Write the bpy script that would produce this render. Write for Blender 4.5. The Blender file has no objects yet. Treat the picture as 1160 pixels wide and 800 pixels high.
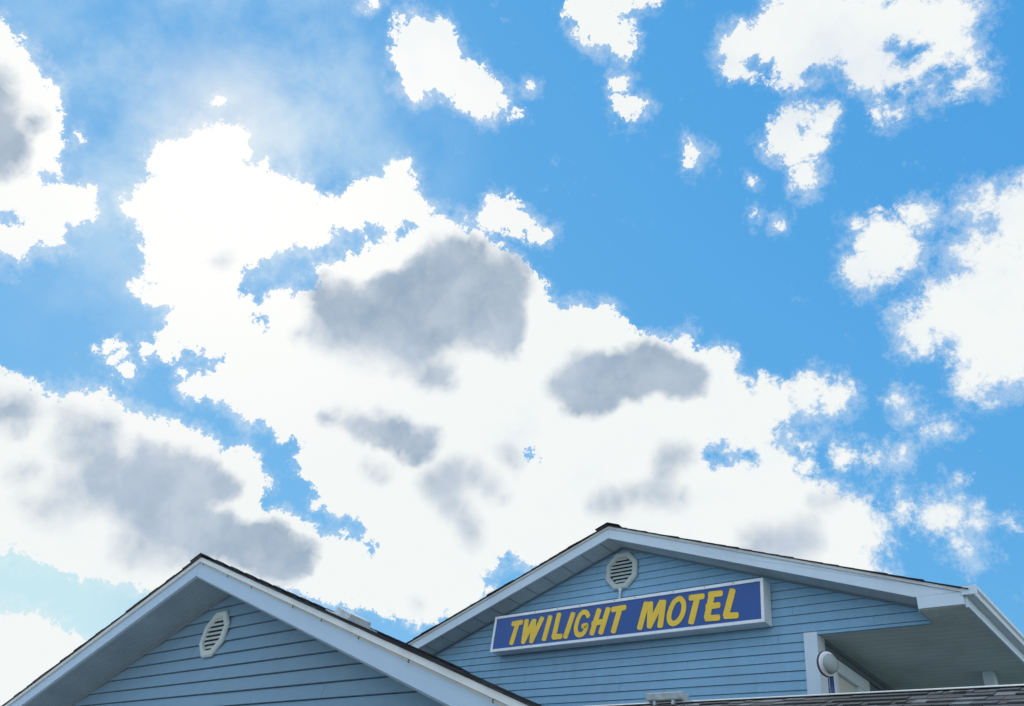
import bpy, bmesh, math, random
from mathutils import Vector, Matrix
random.seed(7)
R = math.radians
E = 1.6                       # eye height above the ground
scene = bpy.context.scene
col = scene.collection

# ------------------------------------------------------------------ materials
def new_mat(name):
    m = bpy.data.materials.new(name); m.use_nodes = True
    nt = m.node_tree; b = nt.nodes['Principled BSDF']
    return m, nt, b
def noise(nt, scale, detail=4, rough=.6, vec=None):
    n = nt.nodes.new('ShaderNodeTexNoise'); n.inputs['Scale'].default_value = scale
    n.inputs['Detail'].default_value = detail; n.inputs['Roughness'].default_value = rough
    if vec is not None: nt.links.new(vec, n.inputs['Vector'])
    return n
def coords(nt, scale=(1, 1, 1)):
    g = nt.nodes.new('ShaderNodeNewGeometry')
    mp = nt.nodes.new('ShaderNodeMapping'); mp.inputs['Scale'].default_value = scale
    nt.links.new(g.outputs['Position'], mp.inputs['Vector'])
    return mp.outputs['Vector']
def ramp(nt, fac, stops):
    r = nt.nodes.new('ShaderNodeValToRGB')
    el = r.color_ramp.elements
    while len(el) < len(stops): el.new(.5)
    for e, (p, c) in zip(el, stops): e.position = p; e.color = (*c, 1)
    nt.links.new(fac, r.inputs['Fac'])
    return r.outputs['Color']
def simple(name, c, rough=.5, var=.12, scale=3, bump=0, bscale=80, stretch=(1, 1, 1), metal=0, spec=.5):
    m, nt, b = new_mat(name)
    v = coords(nt, stretch)
    n = noise(nt, scale, 6, .65, v)
    lo = tuple(x*(1-var) for x in c); hi = tuple(min(1, x*(1+var)) for x in c)
    nt.links.new(ramp(nt, n.outputs['Fac'], [(.3, lo), (.7, hi)]), b.inputs['Base Color'])
    b.inputs['Roughness'].default_value = rough; b.inputs['Metallic'].default_value = metal
    b.inputs['Specular IOR Level'].default_value = spec
    if bump:
        n2 = noise(nt, bscale, 4, .7, v)
        bp = nt.nodes.new('ShaderNodeBump'); bp.inputs['Strength'].default_value = bump
        bp.inputs['Distance'].default_value = .003
        nt.links.new(n2.outputs['Fac'], bp.inputs['Height']); nt.links.new(bp.outputs['Normal'], b.inputs['Normal'])
    return m
def streaky(name, c, dirt, rough=.5, amount=.5, stretch=(6, 6, .8), bump=.15, bscale=25):
    # vinyl or painted board: faint mottling, rain streaks, slight waviness
    m, nt, b = new_mat(name)
    n = noise(nt, 2.2, 7, .7, coords(nt, stretch)); n2 = noise(nt, 1.1, 5, .6, coords(nt))
    mul = nt.nodes.new('ShaderNodeMath'); mul.operation = 'MULTIPLY'
    nt.links.new(n.outputs['Fac'], mul.inputs[0]); nt.links.new(n2.outputs['Fac'], mul.inputs[1])
    mixc = tuple(a*(1-amount)+d*amount for a, d in zip(c, dirt))
    nt.links.new(ramp(nt, mul.outputs[0], [(.14, c), (.42, mixc)]), b.inputs['Base Color'])
    b.inputs['Roughness'].default_value = rough
    n3 = noise(nt, bscale, 3, .5, coords(nt, (.25, 1, 1)))
    bp = nt.nodes.new('ShaderNodeBump'); bp.inputs['Strength'].default_value = bump; bp.inputs['Distance'].default_value = .004
    nt.links.new(n3.outputs['Fac'], bp.inputs['Height']); nt.links.new(bp.outputs['Normal'], b.inputs['Normal'])
    return m
def perforated(name, c, ax, pitch, groove=.6, hole=.55):
    # vented soffit sheet: ribs across the panel and rows of small holes
    m, nt, b = new_mat(name)
    g = nt.nodes.new('ShaderNodeNewGeometry')
    sp = nt.nodes.new('ShaderNodeSeparateXYZ'); nt.links.new(g.outputs['Position'], sp.inputs[0])
    def M(op, a, bb=None):
        n = nt.nodes.new('ShaderNodeMath'); n.operation = op
        for i, v in enumerate((a, bb)):
            if v is None: continue
            if isinstance(v, (int, float)): n.inputs[i].default_value = v
            else: nt.links.new(v, n.inputs[i])
        return n.outputs[0]
    fr = M('FRACT', M('DIVIDE', sp.outputs[ax], pitch))
    line = M('LESS_THAN', fr, .09)
    v = nt.nodes.new('ShaderNodeTexVoronoi'); v.inputs['Scale'].default_value = 70; v.inputs['Randomness'].default_value = .35
    nt.links.new(g.outputs['Position'], v.inputs['Vector'])
    dots = M('LESS_THAN', v.outputs['Distance'], .27)
    n = noise(nt, 2.5, 6, .7, g.outputs['Position'])
    base = ramp(nt, n.outputs['Fac'], [(.3, tuple(x*.86 for x in c)), (.7, tuple(x*1.1 for x in c))])
    def mix(f, a, colr):
        mx = nt.nodes.new('ShaderNodeMix'); mx.data_type = 'RGBA'
        nt.links.new(f, mx.inputs[0]); nt.links.new(a, mx.inputs[6]); mx.inputs[7].default_value = (*colr, 1)
        return mx.outputs[2]
    o = mix(M('MULTIPLY', dots, hole), base, tuple(x*.12 for x in c))
    o = mix(M('MULTIPLY', line, groove), o, tuple(x*.3 for x in c))
    nt.links.new(o, b.inputs['Base Color']); b.inputs['Roughness'].default_value = .6
    return m
def shingle_mat(name, dark, mid, light):
    m, nt, b = new_mat(name)
    a = nt.nodes.new('ShaderNodeAttribute'); a.attribute_name = 'tab'
    n = noise(nt, 160, 4, .8, coords(nt)); n2 = noise(nt, 9, 4, .7, coords(nt))
    ad = nt.nodes.new('ShaderNodeMath'); ad.operation = 'MULTIPLY_ADD'
    nt.links.new(n.outputs['Fac'], ad.inputs[0]); ad.inputs[1].default_value = .9; nt.links.new(a.outputs['Fac'], ad.inputs[2])
    ad2 = nt.nodes.new('ShaderNodeMath'); ad2.operation = 'MULTIPLY_ADD'
    nt.links.new(n2.outputs['Fac'], ad2.inputs[0]); ad2.inputs[1].default_value = .5; nt.links.new(ad.outputs[0], ad2.inputs[2])
    sc = nt.nodes.new('ShaderNodeMath'); sc.operation = 'MULTIPLY'; sc.inputs[1].default_value = .5
    nt.links.new(ad2.outputs[0], sc.inputs[0])
    nt.links.new(ramp(nt, sc.outputs[0], [(.3, dark), (.6, mid), (.95, light)]), b.inputs['Base Color'])
    b.inputs['Roughness'].default_value = .9
    bp = nt.nodes.new('ShaderNodeBump'); bp.inputs['Strength'].default_value = .5; bp.inputs['Distance'].default_value = .003
    nt.links.new(n.outputs['Fac'], bp.inputs['Height']); nt.links.new(bp.outputs['Normal'], b.inputs['Normal'])
    return m

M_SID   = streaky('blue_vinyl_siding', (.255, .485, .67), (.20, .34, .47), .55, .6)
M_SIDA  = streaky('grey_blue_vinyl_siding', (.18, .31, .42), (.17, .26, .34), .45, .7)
M_SHEATH= simple('shadow_gap_sheathing', (.05, .06, .07), .9)  # near-black, so the gaps between boards carry the shade under each lap
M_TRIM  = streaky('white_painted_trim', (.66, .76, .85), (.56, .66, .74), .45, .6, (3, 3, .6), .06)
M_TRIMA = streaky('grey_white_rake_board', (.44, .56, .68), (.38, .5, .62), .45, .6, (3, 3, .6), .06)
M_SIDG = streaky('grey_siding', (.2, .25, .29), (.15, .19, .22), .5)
M_STRIP = streaky('cream_drip_edge', (.74, .76, .74), (.6, .62, .6), .45, .6, (3, 3, .6), .05)
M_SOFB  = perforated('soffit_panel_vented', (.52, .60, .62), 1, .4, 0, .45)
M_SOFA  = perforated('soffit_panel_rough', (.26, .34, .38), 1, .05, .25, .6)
M_CEIL  = perforated('porch_ceiling_panel', (.66, .74, .74), 1, .1, .35, .5)
M_SEAM  = simple('soffit_seam', (.24, .29, .31), .7)
M_VENT  = simple('cream_plastic_vent', (.50, .56, .54), .5, .06, 6, .05, 60)
M_DARK  = simple('dark_vent_void', (.02, .025, .03), .9)
M_SHIN  = shingle_mat('charcoal_shingles', (.015, .017, .02), (.05, .055, .062), (.12, .12, .125))
M_SHINF = shingle_mat('weathered_shingles', (.035, .04, .045), (.085, .095, .105), (.36, .38, .39))
M_ALU   = simple('white_aluminium', (.84, .86, .88), .35, .08, 5, .03, 60)
M_FACE  = simple('sign_blue', (.032, .09, .32), .28, .08, 1.6)
M_YEL   = simple('sign_yellow', (.95, .60, .04), .4, .08, 3)
M_EDGE  = simple('sign_letter_edge', (.055, .045, .13), .4)
M_GAL   = simple('galvanised_metal', (.50, .54, .55), .45, .25, 14, .05, 50, metal=.2)
M_RIDGE = simple('pale_metal_flashing', (.55, .57, .56), .5, .15, 4)
M_CABLE = simple('tan_cable', (.55, .42, .2), .6)
M_CLIP  = simple('dark_clip', (.08, .08, .09), .6)
M_CREAM = simple('cream_panel', (.6, .62, .58), .5, .05, 2)
M_POLE  = simple('navy_pole', (.05, .07, .2), .4, .3, 20)
M_ASPH  = simple('asphalt', (.06, .06, .062), .9, .3, 2, .4, 120)
M_GRASS = simple('grass_ground', (.06, .09, .03), .9, .4, .8, .5, 30)
M_CONC  = simple('concrete', (.36, .35, .33), .85, .15, 1.5, .3, 90)
m, nt, b = new_mat('lamp_glass')
b.inputs['Base Color'].default_value = (.48, .55, .56, 1); b.inputs['Roughness'].default_value = .12
b.inputs['Transmission Weight'].default_value = .35
n = nt.nodes.new('ShaderNodeTexVoronoi'); n.inputs['Scale'].default_value = 60
bp = nt.nodes.new('ShaderNodeBump'); bp.inputs['Strength'].default_value = .4; bp.inputs['Distance'].default_value = .004
nt.links.new(n.outputs['Distance'], bp.inputs['Height']); nt.links.new(bp.outputs['Normal'], b.inputs['Normal'])
M_LENS = m

# ------------------------------------------------------------------ mesh helpers
class MB:
    """collects faces for ONE mesh; coordinates are relative to the eye height"""
    def __init__(s): s.v = []; s.f = []; s.tab = []
    def face(s, pts, tab=0.):
        i = len(s.v); s.v += [tuple(p) for p in pts]; s.f.append(tuple(range(i, i+len(pts)))); s.tab.append(tab)
    def box(s, x0, x1, y0, y1, z0, z1, tab=0.):
        s.hexa([(x0,y0,z0),(x1,y0,z0),(x1,y1,z0),(x0,y1,z0)], [(x0,y0,z1),(x1,y0,z1),(x1,y1,z1),(x0,y1,z1)], tab)
    def hexa(s, lo, hi, tab=0.):
        i = len(s.v); n = len(lo); s.v += [tuple(p) for p in lo]+[tuple(p) for p in hi]
        s.f.append(tuple(i+k for k in reversed(range(n)))); s.f.append(tuple(i+n+k for k in range(n)))
        for k in range(n): s.f.append((i+k, i+(k+1) % n, i+n+(k+1) % n, i+n+k))
        s.tab += [tab]*(n+2)
    def prism_y(s, poly, y0, y1, tab=0.):         # polygon in (x, z), extruded along y
        s.hexa([(x, y0, z) for x, z in poly], [(x, y1, z) for x, z in poly], tab)
    def tube(s, pts, r, n=8):
        pts = [Vector(p) for p in pts]; rings = []
        for i, p in enumerate(pts):
            d = (pts[min(i+1, len(pts)-1)]-pts[max(i-1, 0)]).normalized()
            u = d.cross(Vector((0, 0, 1)))
            if u.length < .1: u = d.cross(Vector((1, 0, 0)))
            u.normalize(); w = d.cross(u)
            rings.append([p+r*(math.cos(2*math.pi*k/n)*u+math.sin(2*math.pi*k/n)*w) for k in range(n)])
        b = len(s.v)
        for rg in rings: s.v += [tuple(p) for p in rg]
        for i in range(len(rings)-1):
            for k in range(n):
                a = b+i*n; s.f.append((a+k, a+(k+1) % n, a+n+(k+1) % n, a+n+k)); s.tab.append(0.)
        s.f.append(tuple(b+k for k in reversed(range(n)))); s.f.append(tuple(b+(len(rings)-1)*n+k for k in range(n))); s.tab += [0., 0.]
    def lathe(s, c, axis, prof, n=32):            # prof: (radius, distance along axis)
        c = Vector(c); a = Vector(axis).normalized(); u = a.cross(Vector((0, 0, 1))).normalized(); w = a.cross(u)
        b = len(s.v)
        for r, t in prof:
            for k in range(n):
                s.v.append(tuple(c+a*t+max(r, 1e-4)*(math.cos(2*math.pi*k/n)*u+math.sin(2*math.pi*k/n)*w)))
        for i in range(len(prof)-1):
            for k in range(n):
                q = b+i*n; s.f.append((q+k, q+(k+1) % n, q+n+(k+1) % n, q+n+k)); s.tab.append(0.)
        s.f.append(tuple(b+k for k in reversed(range(n)))); s.f.append(tuple(b+(len(prof)-1)*n+k for k in range(n))); s.tab += [0., 0.]
    def join(s, o, mat2):                         # take over another collection as a second material
        s.split = len(s.f); s.mat2 = mat2; n = len(s.v)
        s.v += o.v; s.f += [tuple(i+n for i in f) for f in o.f]; s.tab += o.tab
    def build(s, name, mat, parent=None, bevel=0., smooth=False, kind=None):
        me = bpy.data.meshes.new(name)
        me.from_pydata([(x, y, z+E) for x, y, z in s.v], [], s.f)
        at = me.attributes.new('tab', 'FLOAT', 'FACE'); at.data.foreach_set('value', s.tab)
        bm = bmesh.new(); bm.from_mesh(me); bmesh.ops.recalc_face_normals(bm, faces=bm.faces); bm.to_mesh(me); bm.free()
        me.materials.append(mat)
        if hasattr(s, 'split'):
            me.materials.append(s.mat2)
            for p in me.polygons[s.split:]: p.material_index = 1
        if smooth:
            for p in me.polygons: p.use_smooth = True
        o = bpy.data.objects.new(name, me); col.objects.link(o)
        if parent:
            o.parent = parent
            p = parent; t = Vector((0, 0, 0))
            while p: t += p.location; p = p.parent
            me.transform(Matrix.Translation(-t))
        if bevel:
            md = o.modifiers.new('bevel', 'BEVEL'); md.width = bevel; md.segments = 2; md.limit_method = 'ANGLE'
        if kind: o['kind'] = kind
        return o
def thing(name, label, cat, loc, group=None):
    o = bpy.data.objects.new(name, None); col.objects.link(o); o.location = (loc[0], loc[1], loc[2]+E); o.empty_display_size = .2
    o['label'] = label; o['category'] = cat
    if group: o['group'] = group
    return o

T = math.tan(R(18.8)); C_, S_ = math.cos(R(18.8)), math.sin(R(18.8))

def siding(mb, y, z0, step, n, ext, zmax, d=.017, gap=.006, seam=2.9):
    """lapped boards on the plane Y=y facing -Y; ext(z) gives the x extents"""
    for k in range(n):
        zb = z0+k*step; zt = min(zb+step-gap, zmax)
        if zt <= zb+.01: break
        a0, b0 = ext(zb); a1, b1 = ext(zt)
        if b0-a0 < .02: break
        xs = [a0]; x = max(a0, a1)+random.uniform(.3, seam)
        while x < min(b0, b1)-.25: xs.append(x); x += random.uniform(seam*.7, seam*1.3)
        xs.append(b0)
        for i in range(len(xs)-1):
            xa, xb = xs[i], xs[i+1]-(.003 if i < len(xs)-2 else 0)
            ta = a1 if i == 0 else max(xa, a1); tb = b1 if i == len(xs)-2 else min(xb, b1)
            if tb <= ta: continue
            o = random.uniform(0, .0022)
            P = [(xa, y-d-o, zb), (xb, y-d-o, zb), (tb, y-.002-o, zt), (ta, y-.002-o, zt)]
            mb.face(P)
            mb.face([(xa, y+.006, zb), (xb, y+.006, zb), (xb, y-d-o, zb), (xa, y-d-o, zb)])
            mb.face([(xa, y-d-o, zb+.0), (ta, y-.002-o, zt), (ta, y+.006, zt), (xa, y+.006, zb)])
            mb.face([(xb, y-d-o, zb+.0), (tb, y-.002-o, zt), (tb, y+.006, zt), (xb, y+.006, zb)])

def shingles(mb, xr, zr, side, y0, y1, length, t, rake_jit=.01, expo=.14, tabw=.31, th=.002, bright=.0):
    """laminated tabs on the slope that falls from ridge (xr, zr) towards side=+-1 along X (t = tan pitch)"""
    c = 1/math.sqrt(1+t*t); s = t*c
    n = int(math.ceil(length/expo))
    def P(v, y, h): return (xr+side*(v*c+h*s), y, zr-v*s+h*c)
    for k in range(n):
        v0 = k*expo-.01; v1 = min((k+1)*expo, length+.02)
        y = y0-random.uniform(0, rake_jit); first = True
        while y < y1:
            w = tabw*random.uniform(.45, 1.3); ye = min(y+w, y1)
            tk = th+random.choice((0, 0, .003))+random.uniform(0, .002)
            ye2 = ye-.003
            lo = [P(v0, y, .002), P(v0, ye2, .002), P(v1, ye2, .002), P(v1, y, .002)]
            hi = [P(v0, y, .004), P(v0, ye2, .004), P(v1, ye2, tk+.004), P(v1, y, tk+.004)]
            mb.hexa(lo, hi, random.choice((0, .12, .25, .5, .75, 1.))*.8+bright)
            y = ye

def ridge_caps(mb, xr, zr, t, y0, y1, w=.15, expo=.17, lift=.012):
    c = 1/math.sqrt(1+t*t); s = t*c; y = y0-.012
    while y < y1:
        ye = y+expo+.03; h0 = lift+.012; h1 = lift
        tb = random.random()*.7
        for sd in (-1, 1):
            a = lambda v, yy, h: (xr+sd*(v*c+h*s), yy, zr-v*s+h*c/1)
            ap = lambda yy, h: (xr, yy, zr+h/c)
            mb.hexa([ap(y, h0-.006), ap(ye, h1-.006), a(w, ye, h1-.006), a(w, y, h0-.006)], [ap(y, h0+.004), ap(ye, h1+.002), a(w, ye, h1+.002), a(w, y, h0+.004)], tb)
        y += expo

def octo_vent(cx, y, cz, r, parent, rot=0):
    """octagonal louvred gable vent on the plane Y=y, facing -Y"""
    def ring(rad, yy): return [(cx+rad*math.cos(R(22.5+45*k))/math.cos(R(22.5)), yy, cz+rad*math.sin(R(22.5+45*k))/math.cos(R(22.5))) for k in range(8)]
    fr = MB(); D = .045
    rs = [ring(r+.012, y-.018), ring(r+.012, y-D+.012), ring(r, y-D), ring(r*.78, y-D-.002), ring(r*.74, y-D+.016), ring(r*.74, y-.019)]
    for a, b in zip(rs, rs[1:]):
        for k in range(8): fr.face([a[k], a[(k+1) % 8], b[(k+1) % 8], b[k]])
    f = fr.build('gable_vent', M_VENT, parent)
    bk = MB(); bk.face(ring(r*.76, y-.0205)); bk.build('dark_backing', M_DARK, f)  # near-black sheet stands in for the shaded space behind the louvres
    lv = MB(); ri = r*.745; nl = 7
    for k in range(nl):
        z = cz-ri+(k+.5)*2*ri/nl
        def hw(zz):
            q = abs(zz-cz); e = ri*math.tan(R(22.5))
            return ri if q < e else max(.01, ri-(q-e))
        h = ri/nl
        zb, zt = z-h*.50, z+h*.30
        wb = min(hw(zb), hw(zt))
        lv.hexa([(cx-wb, y-D+.006, zb), (cx+wb, y-D+.006, zb), (cx+wb, y-.021, zt+.004), (cx-wb, y-.021, zt+.004)],
                [(cx-wb, y-D+.012, zt), (cx+wb, y-D+.012, zt), (cx+wb, y-.021, zt+.016), (cx-wb, y-.021, zt+.016)])
    lv.build('louvre', M_VENT, f)
    return f

def rake_board(mb, xr, zl, y0, y1, side, length_x, height, cut_z=None):
    xe = xr+side*length_x
    poly = [(xr, zl), (xe, zl-T*length_x), (xe, zl-T*length_x+height), (xr, zl+height)]
    if cut_z is not None and poly[1][1] < cut_z:
        xc = xr+side*(zl-cut_z)/T
        poly = [(xr, zl), (xc, cut_z), (xe, cut_z), (xe, zl-T*length_x+height), (xr, zl+height)]
    mb.prism_y(poly, y0, y1)

# ================================================================== LEFT GABLED WING
DA, FA = 3.6, 3.19; XA = -7.33
SA = 2.262                       # soffit height at the ridge line
HW = 4.7                         # half width to the eaves
wing = thing('gabled_building', 'nearer gabled wing at lower left with grey blue siding and broad white rake boards', 'building', (XA, DA, -E))
w = MB()
zA0 = 1.202-.1152*24
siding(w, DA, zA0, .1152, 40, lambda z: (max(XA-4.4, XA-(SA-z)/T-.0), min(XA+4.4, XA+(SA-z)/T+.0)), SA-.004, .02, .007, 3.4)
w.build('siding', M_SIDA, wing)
w = MB(); zz = SA-T*4.4
w.prism_y([(XA-4.4, -E), (XA+4.4, -E), (XA+4.4, zz+.005), (XA, SA+.005), (XA-4.4, zz+.005)], DA+.012, 6.72)
w.build('wall', M_SHEATH, wing)
# side siding of the wing
for sd in (-1, 1):
    w = MB()
    for k in range(int((zz+E)/.1152)+1):
        zb = -E+.02+k*.1152; zt = min(zb+.108, zz)
        if zt < zb: break
        X0 = XA+sd*4.4
        w.hexa([(X0, DA+.01, zb), (X0+sd*.018, DA+.01, zb), (X0+sd*.018, 6.7, zb), (X0, 6.7, zb)], [(X0, DA+.01, zt), (X0+sd*.003, DA+.01, zt), (X0+sd*.003, 6.7, zt), (X0, 6.7, zt)])
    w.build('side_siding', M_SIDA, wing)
for sd in (-1, 1):
    w = MB(); w.box(XA+sd*4.4-.05, XA+sd*4.4+.05, DA-.03, DA+.06, -E, zz-.01); w.build('corner_board', M_TRIM, wing, .003)
for sd in (-1, 1):
    s_ = MB()
    xe = XA+sd*HW
    s_.hexa([(XA, FA+.02, SA), (xe, FA+.02, SA-T*HW), (xe, 6.72, SA-T*HW), (XA, 6.72, SA)],
            [(XA, FA+.02, SA+.02), (xe, FA+.02, SA-T*HW+.02), (xe, 6.72, SA-T*HW+.02), (XA, 6.72, SA+.02)])
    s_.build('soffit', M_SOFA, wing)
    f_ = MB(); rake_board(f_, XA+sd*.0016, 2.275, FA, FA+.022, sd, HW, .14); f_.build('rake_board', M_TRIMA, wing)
    t_ = MB(); rake_board(t_, XA+sd*.0005, 2.411, FA-.018, FA-.001, sd, HW, .042); t_.build('drip_edge', M_STRIP, wing)
    e_ = MB(); e_.box(min(xe, xe+sd*.02), max(xe, xe+sd*.02), FA+.001, 6.72, SA-T*HW-.02, SA-T*HW+.15); e_.build('eave_board', M_TRIM, wing)
j_ = MB()    # J channel where soffit meets siding
for sd in (-1, 1):
    j_.hexa([(XA, DA-.03, SA-.028), (XA+sd*4.4, DA-.03, SA-.028-T*4.4), (XA+sd*4.4, DA-.012, SA-.028-T*4.4), (XA, DA-.012, SA-.028)],
            [(XA, DA-.03, SA-.001), (XA+sd*4.4, DA-.03, SA-.001-T*4.4), (XA+sd*4.4, DA-.012, SA-.001-T*4.4), (XA, DA-.012, SA-.001)])
j_.build('soffit_channel', M_SIDG, wing)
r_ = MB(); ZRA = 2.455
for sd in (-1, 1):
    xe = XA+sd*(HW+.03)
    r_.hexa([(XA, FA+.024, 2.30), (xe, FA+.024, 2.30-T*(HW+.03)), (xe, 6.75, 2.30-T*(HW+.03)), (XA, 6.75, 2.30)],
            [(XA, FA-.010, ZRA), (xe, FA-.010, ZRA-T*(HW+.03)), (xe, 6.75, ZRA-T*(HW+.03)), (XA, 6.75, ZRA)], .0)
    shingles(r_, XA, ZRA, sd, FA-.03, 6.75, (HW+.04)/C_, T, .014)
rf = r_.build('roof', M_SHIN, wing)
r_ = MB(); ridge_caps(r_, XA, ZRA, T, FA-.03, 6.7, .16, .17, .016); r_.build('ridge_cap', M_SHIN, rf)
octo_vent(XA, DA, 1.855, .2, wing)['label'] = 'octagonal cream louvred vent on the left gable'
# low box vent on the far slope
v = MB(); X0 = -6.1; Zs = ZRA-T*(X0-XA)+.012
def sl(x, y, h): return (X0+x*C_+h*S_, y, Zs-x*S_+h*C_)
v.hexa([sl(-.19, 4.0, 0), sl(.19, 4.0, 0), sl(.19, 4.36, 0), sl(-.19, 4.36, 0)], [sl(-.19, 4.0, .012), sl(.19, 4.0, .012), sl(.19, 4.36, .012), sl(-.19, 4.36, .012)])
v.hexa([sl(-.13, 4.05, .012), sl(.13, 4.05, .012), sl(.13, 4.31, .012), sl(-.13, 4.31, .012)], [sl(-.11, 4.06, .075), sl(.13, 4.06, .06), sl(.13, 4.30, .06), sl(-.11, 4.30, .075)])
v.build('roof_vent', M_GAL, rf, .004)

# lighting cable stapled under the drip edge of the right rake
cb = thing('cable', 'thin tan cable stapled along the right rake board of the nearer gable', 'cable', (XA, FA, 2.4))
def rk(x, dz=0): return (x, FA-.024, 2.402-T*(x-XA)+dz)
pts = []; x = XA+.05; i = 0
while x < XA+HW-.1: pts.append(rk(x, -.001+.003*math.sin(i*1.7)*math.sin(i*.31))); x += .12; i += 1
w = MB(); w.tube(pts, .003, 6); w.build('wire', M_CABLE, cb, smooth=True)
for x in (-7.22, -6.648, -6.157, -5.42, -4.983, -4.487, -3.921, -3.157):
    p = rk(x); w = MB(); w.box(p[0]-.004, p[0]+.004, p[1]-.004, p[1]+.006, p[2]-.012, p[2]+.008); w.build('clip', M_CLIP, cb, .002)

# ================================================================== MOTEL BUILDING
DB, FB = 6.8, 6.508; XB = -5.1; SB = 3.657
LB, RB = -8.54, -1.664            # eave edges
WL, WR = -8.2, -2.0               # gable ends
CL = 2.503                        # porch ceiling
YB = 15.0
motel = thing('motel_building', 'farther building with blue lapped siding whose gable spans an open porch', 'building', (XB, DB, -E))
st = .08075; z0 = 2.5228-st*50
def extB(z):
    hw = (SB-z)/T
    r = WR if z >= CL-.001 else -3.06
    return max(WL, XB-hw), min(r, XB+hw)
w = MB()
siding(w, DB, z0, st, 50, lambda z: (WL, -3.06), 2.523-.004, .012, .0032, 2.4)
siding(w, DB, 2.5228, st, 20, extB, SB-.004, .012, .0032, 2.4)
# short starter course over the porch opening
w.face([(-2.95, DB-.018, CL-.012), (WR, DB-.018, CL-.012), (WR, DB-.012, 2.517), (-2.95, DB-.012, 2.517)])
w.face([(-2.95, DB+.01, CL-.012), (WR, DB+.01, CL-.012), (WR, DB-.018, CL-.012), (-2.95, DB-.018, CL-.012)])
w.build('siding', M_SID, motel)
w = MB(); za = SB-T*(XB-WL)
w.prism_y([(WL, -E), (-2.97, -E), (-2.97, CL+.02), (WR, CL+.02), (WR, SB-T*(WR-XB)+.005), (XB, SB+.005), (WL, za+.005)], DB+.012, DB+.12)
w.box(WL, WL+.12, DB+.125, YB, -E, za)
w.box(WL, -1.7, YB-.12, YB, -E, 2.49)
w.build('wall', M_SHEATH, motel)
# recessed side wall of the porch: lapped boards facing +X
w = MB(); k = 0
while -E+.05+k*st < CL-.02:
    zb = -E+.05+k*st; zt = min(zb+st-.006, CL-.003)
    w.hexa([(-2.97, DB+.02, zb), (-2.951, DB+.02, zb), (-2.951, YB-.13, zb), (-2.97, YB-.13, zb)], [(-2.97, DB+.02, zt), (-2.966, DB+.02, zt), (-2.966, YB-.13, zt), (-2.97, YB-.13, zt)])
    k += 1
w.box(-2.9695, -2.950, DB+.126, YB-.13, CL-.035, CL-.0015)
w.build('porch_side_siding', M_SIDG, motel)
w = MB(); w.box(-3.067, -2.945, DB-.028, DB-.0, -E, 2.512); w.box(-2.9715, -2.945, DB+.0005, DB+.125, -E, 2.500)
w.build('corner_board', M_TRIM, motel, .003)
# framed opening on the porch side wall
w = MB(); XW = -2.947
w.box(XW-.01, XW+.05, 6.96, 7.72, 2.246, 2.355)
w.box(XW-.01, XW+.046, 7.47, 7.717, .35, 2.244)
w.box(XW-.01, XW+.046, 6.964, 7.04, .35, 2.244)
fr = w.build('window_frame', M_TRIM, motel, .004)
w = MB(); w.box(XW-.012, XW+.012, 7.042, 7.468, .36, 2.243); w.build('panel', M_CREAM, fr)
# porch ceiling + boxed eave
w = MB(); w.box(-2.9695, RB-.0015, DB+.013, YB-.13, CL, CL+.02); w.build('porch_ceiling', M_CEIL, motel)
w = MB(); w.box(WR-.002, RB-.0015, FB+.02, DB-.001, CL+.003, CL+.022); w.build('eave_soffit', M_CEIL, motel)
w = MB()
w.box(-2.95, RB-.002, DB-.004, DB+.008, CL-.004, CL+.002)
w.box(WR-.008, WR+.004, FB+.024, DB-.02, CL-.002, CL+.004)
w.build('ceiling_channel', M_SOFB, motel)
w = MB(); w.prism_y([(WR, CL+.006), (RB, CL+.006), (RB, 2.604), (WR, 2.606)], FB-.004, FB+.02)
w.build('eave_return', M_TRIM, motel, .002)
# rake boards, drip edges, soffits with seams
for sd, L in ((-1, XB-LB), (1, RB-XB)):
    f_ = MB(); rake_board(f_, XB+sd*.0016, SB, FB, FB+.022, sd, L, .118, 2.608 if sd > 0 else None); f_.build('rake_board', M_TRIM, motel)
    t_ = MB(); rake_board(t_, XB+sd*.0005, SB+.112, FB-.014, FB-.001, sd, L, .024); t_.build('drip_edge', M_STRIP, motel)
    s_ = MB(); Ls = L if sd < 0 else WR-XB-.003; xe = XB+sd*Ls
    s_.hexa([(XB, FB+.023, SB+.004), (xe, FB+.023, SB+.004-T*Ls), (xe, DB+.01, SB+.004-T*Ls), (XB, DB+.01, SB+.004)],
            [(XB, FB+.023, SB+.02), (xe, FB+.023, SB+.02-T*Ls), (xe, DB+.01, SB+.02-T*Ls), (XB, DB+.01, SB+.02)])
    c_ = MB(); q = .12
    while q < Ls-.02 and sd < 0:
        xx = XB+sd*q; z = SB+.004-T*q
        c_.hexa([(xx-.005, FB+.024, z-.004+sd*T*.005), (xx+.005, FB+.024, z-.004-sd*T*.005), (xx+.005, DB-.02, z-.004-sd*T*.005), (xx-.005, DB-.02, z-.004+sd*T*.005)],
                [(xx-.005, FB+.024, z+.002+sd*T*.005), (xx+.005, FB+.024, z+.002-sd*T*.005), (xx+.005, DB-.02, z+.002-sd*T*.005), (xx-.005, DB-.02, z+.002+sd*T*.005)])
        q += .262
    
    if c_.f: s_.join(c_, M_SEAM)
    s_.build('soffit', M_SOFB, motel)
j_ = MB()
for sd, L in ((-1, XB-WL), (1, WR-XB)):
    j_.hexa([(XB, DB-.032, SB-.012), (XB+sd*L, DB-.032, SB-.012-T*L), (XB+sd*L, DB-.012, SB-.012-T*L), (XB, DB-.012, SB-.012)],
            [(XB, DB-.032, SB+.003), (XB+sd*L, DB-.032, SB+.003-T*L), (XB+sd*L, DB-.012, SB+.003-T*L), (XB, DB-.012, SB+.003)])
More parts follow.
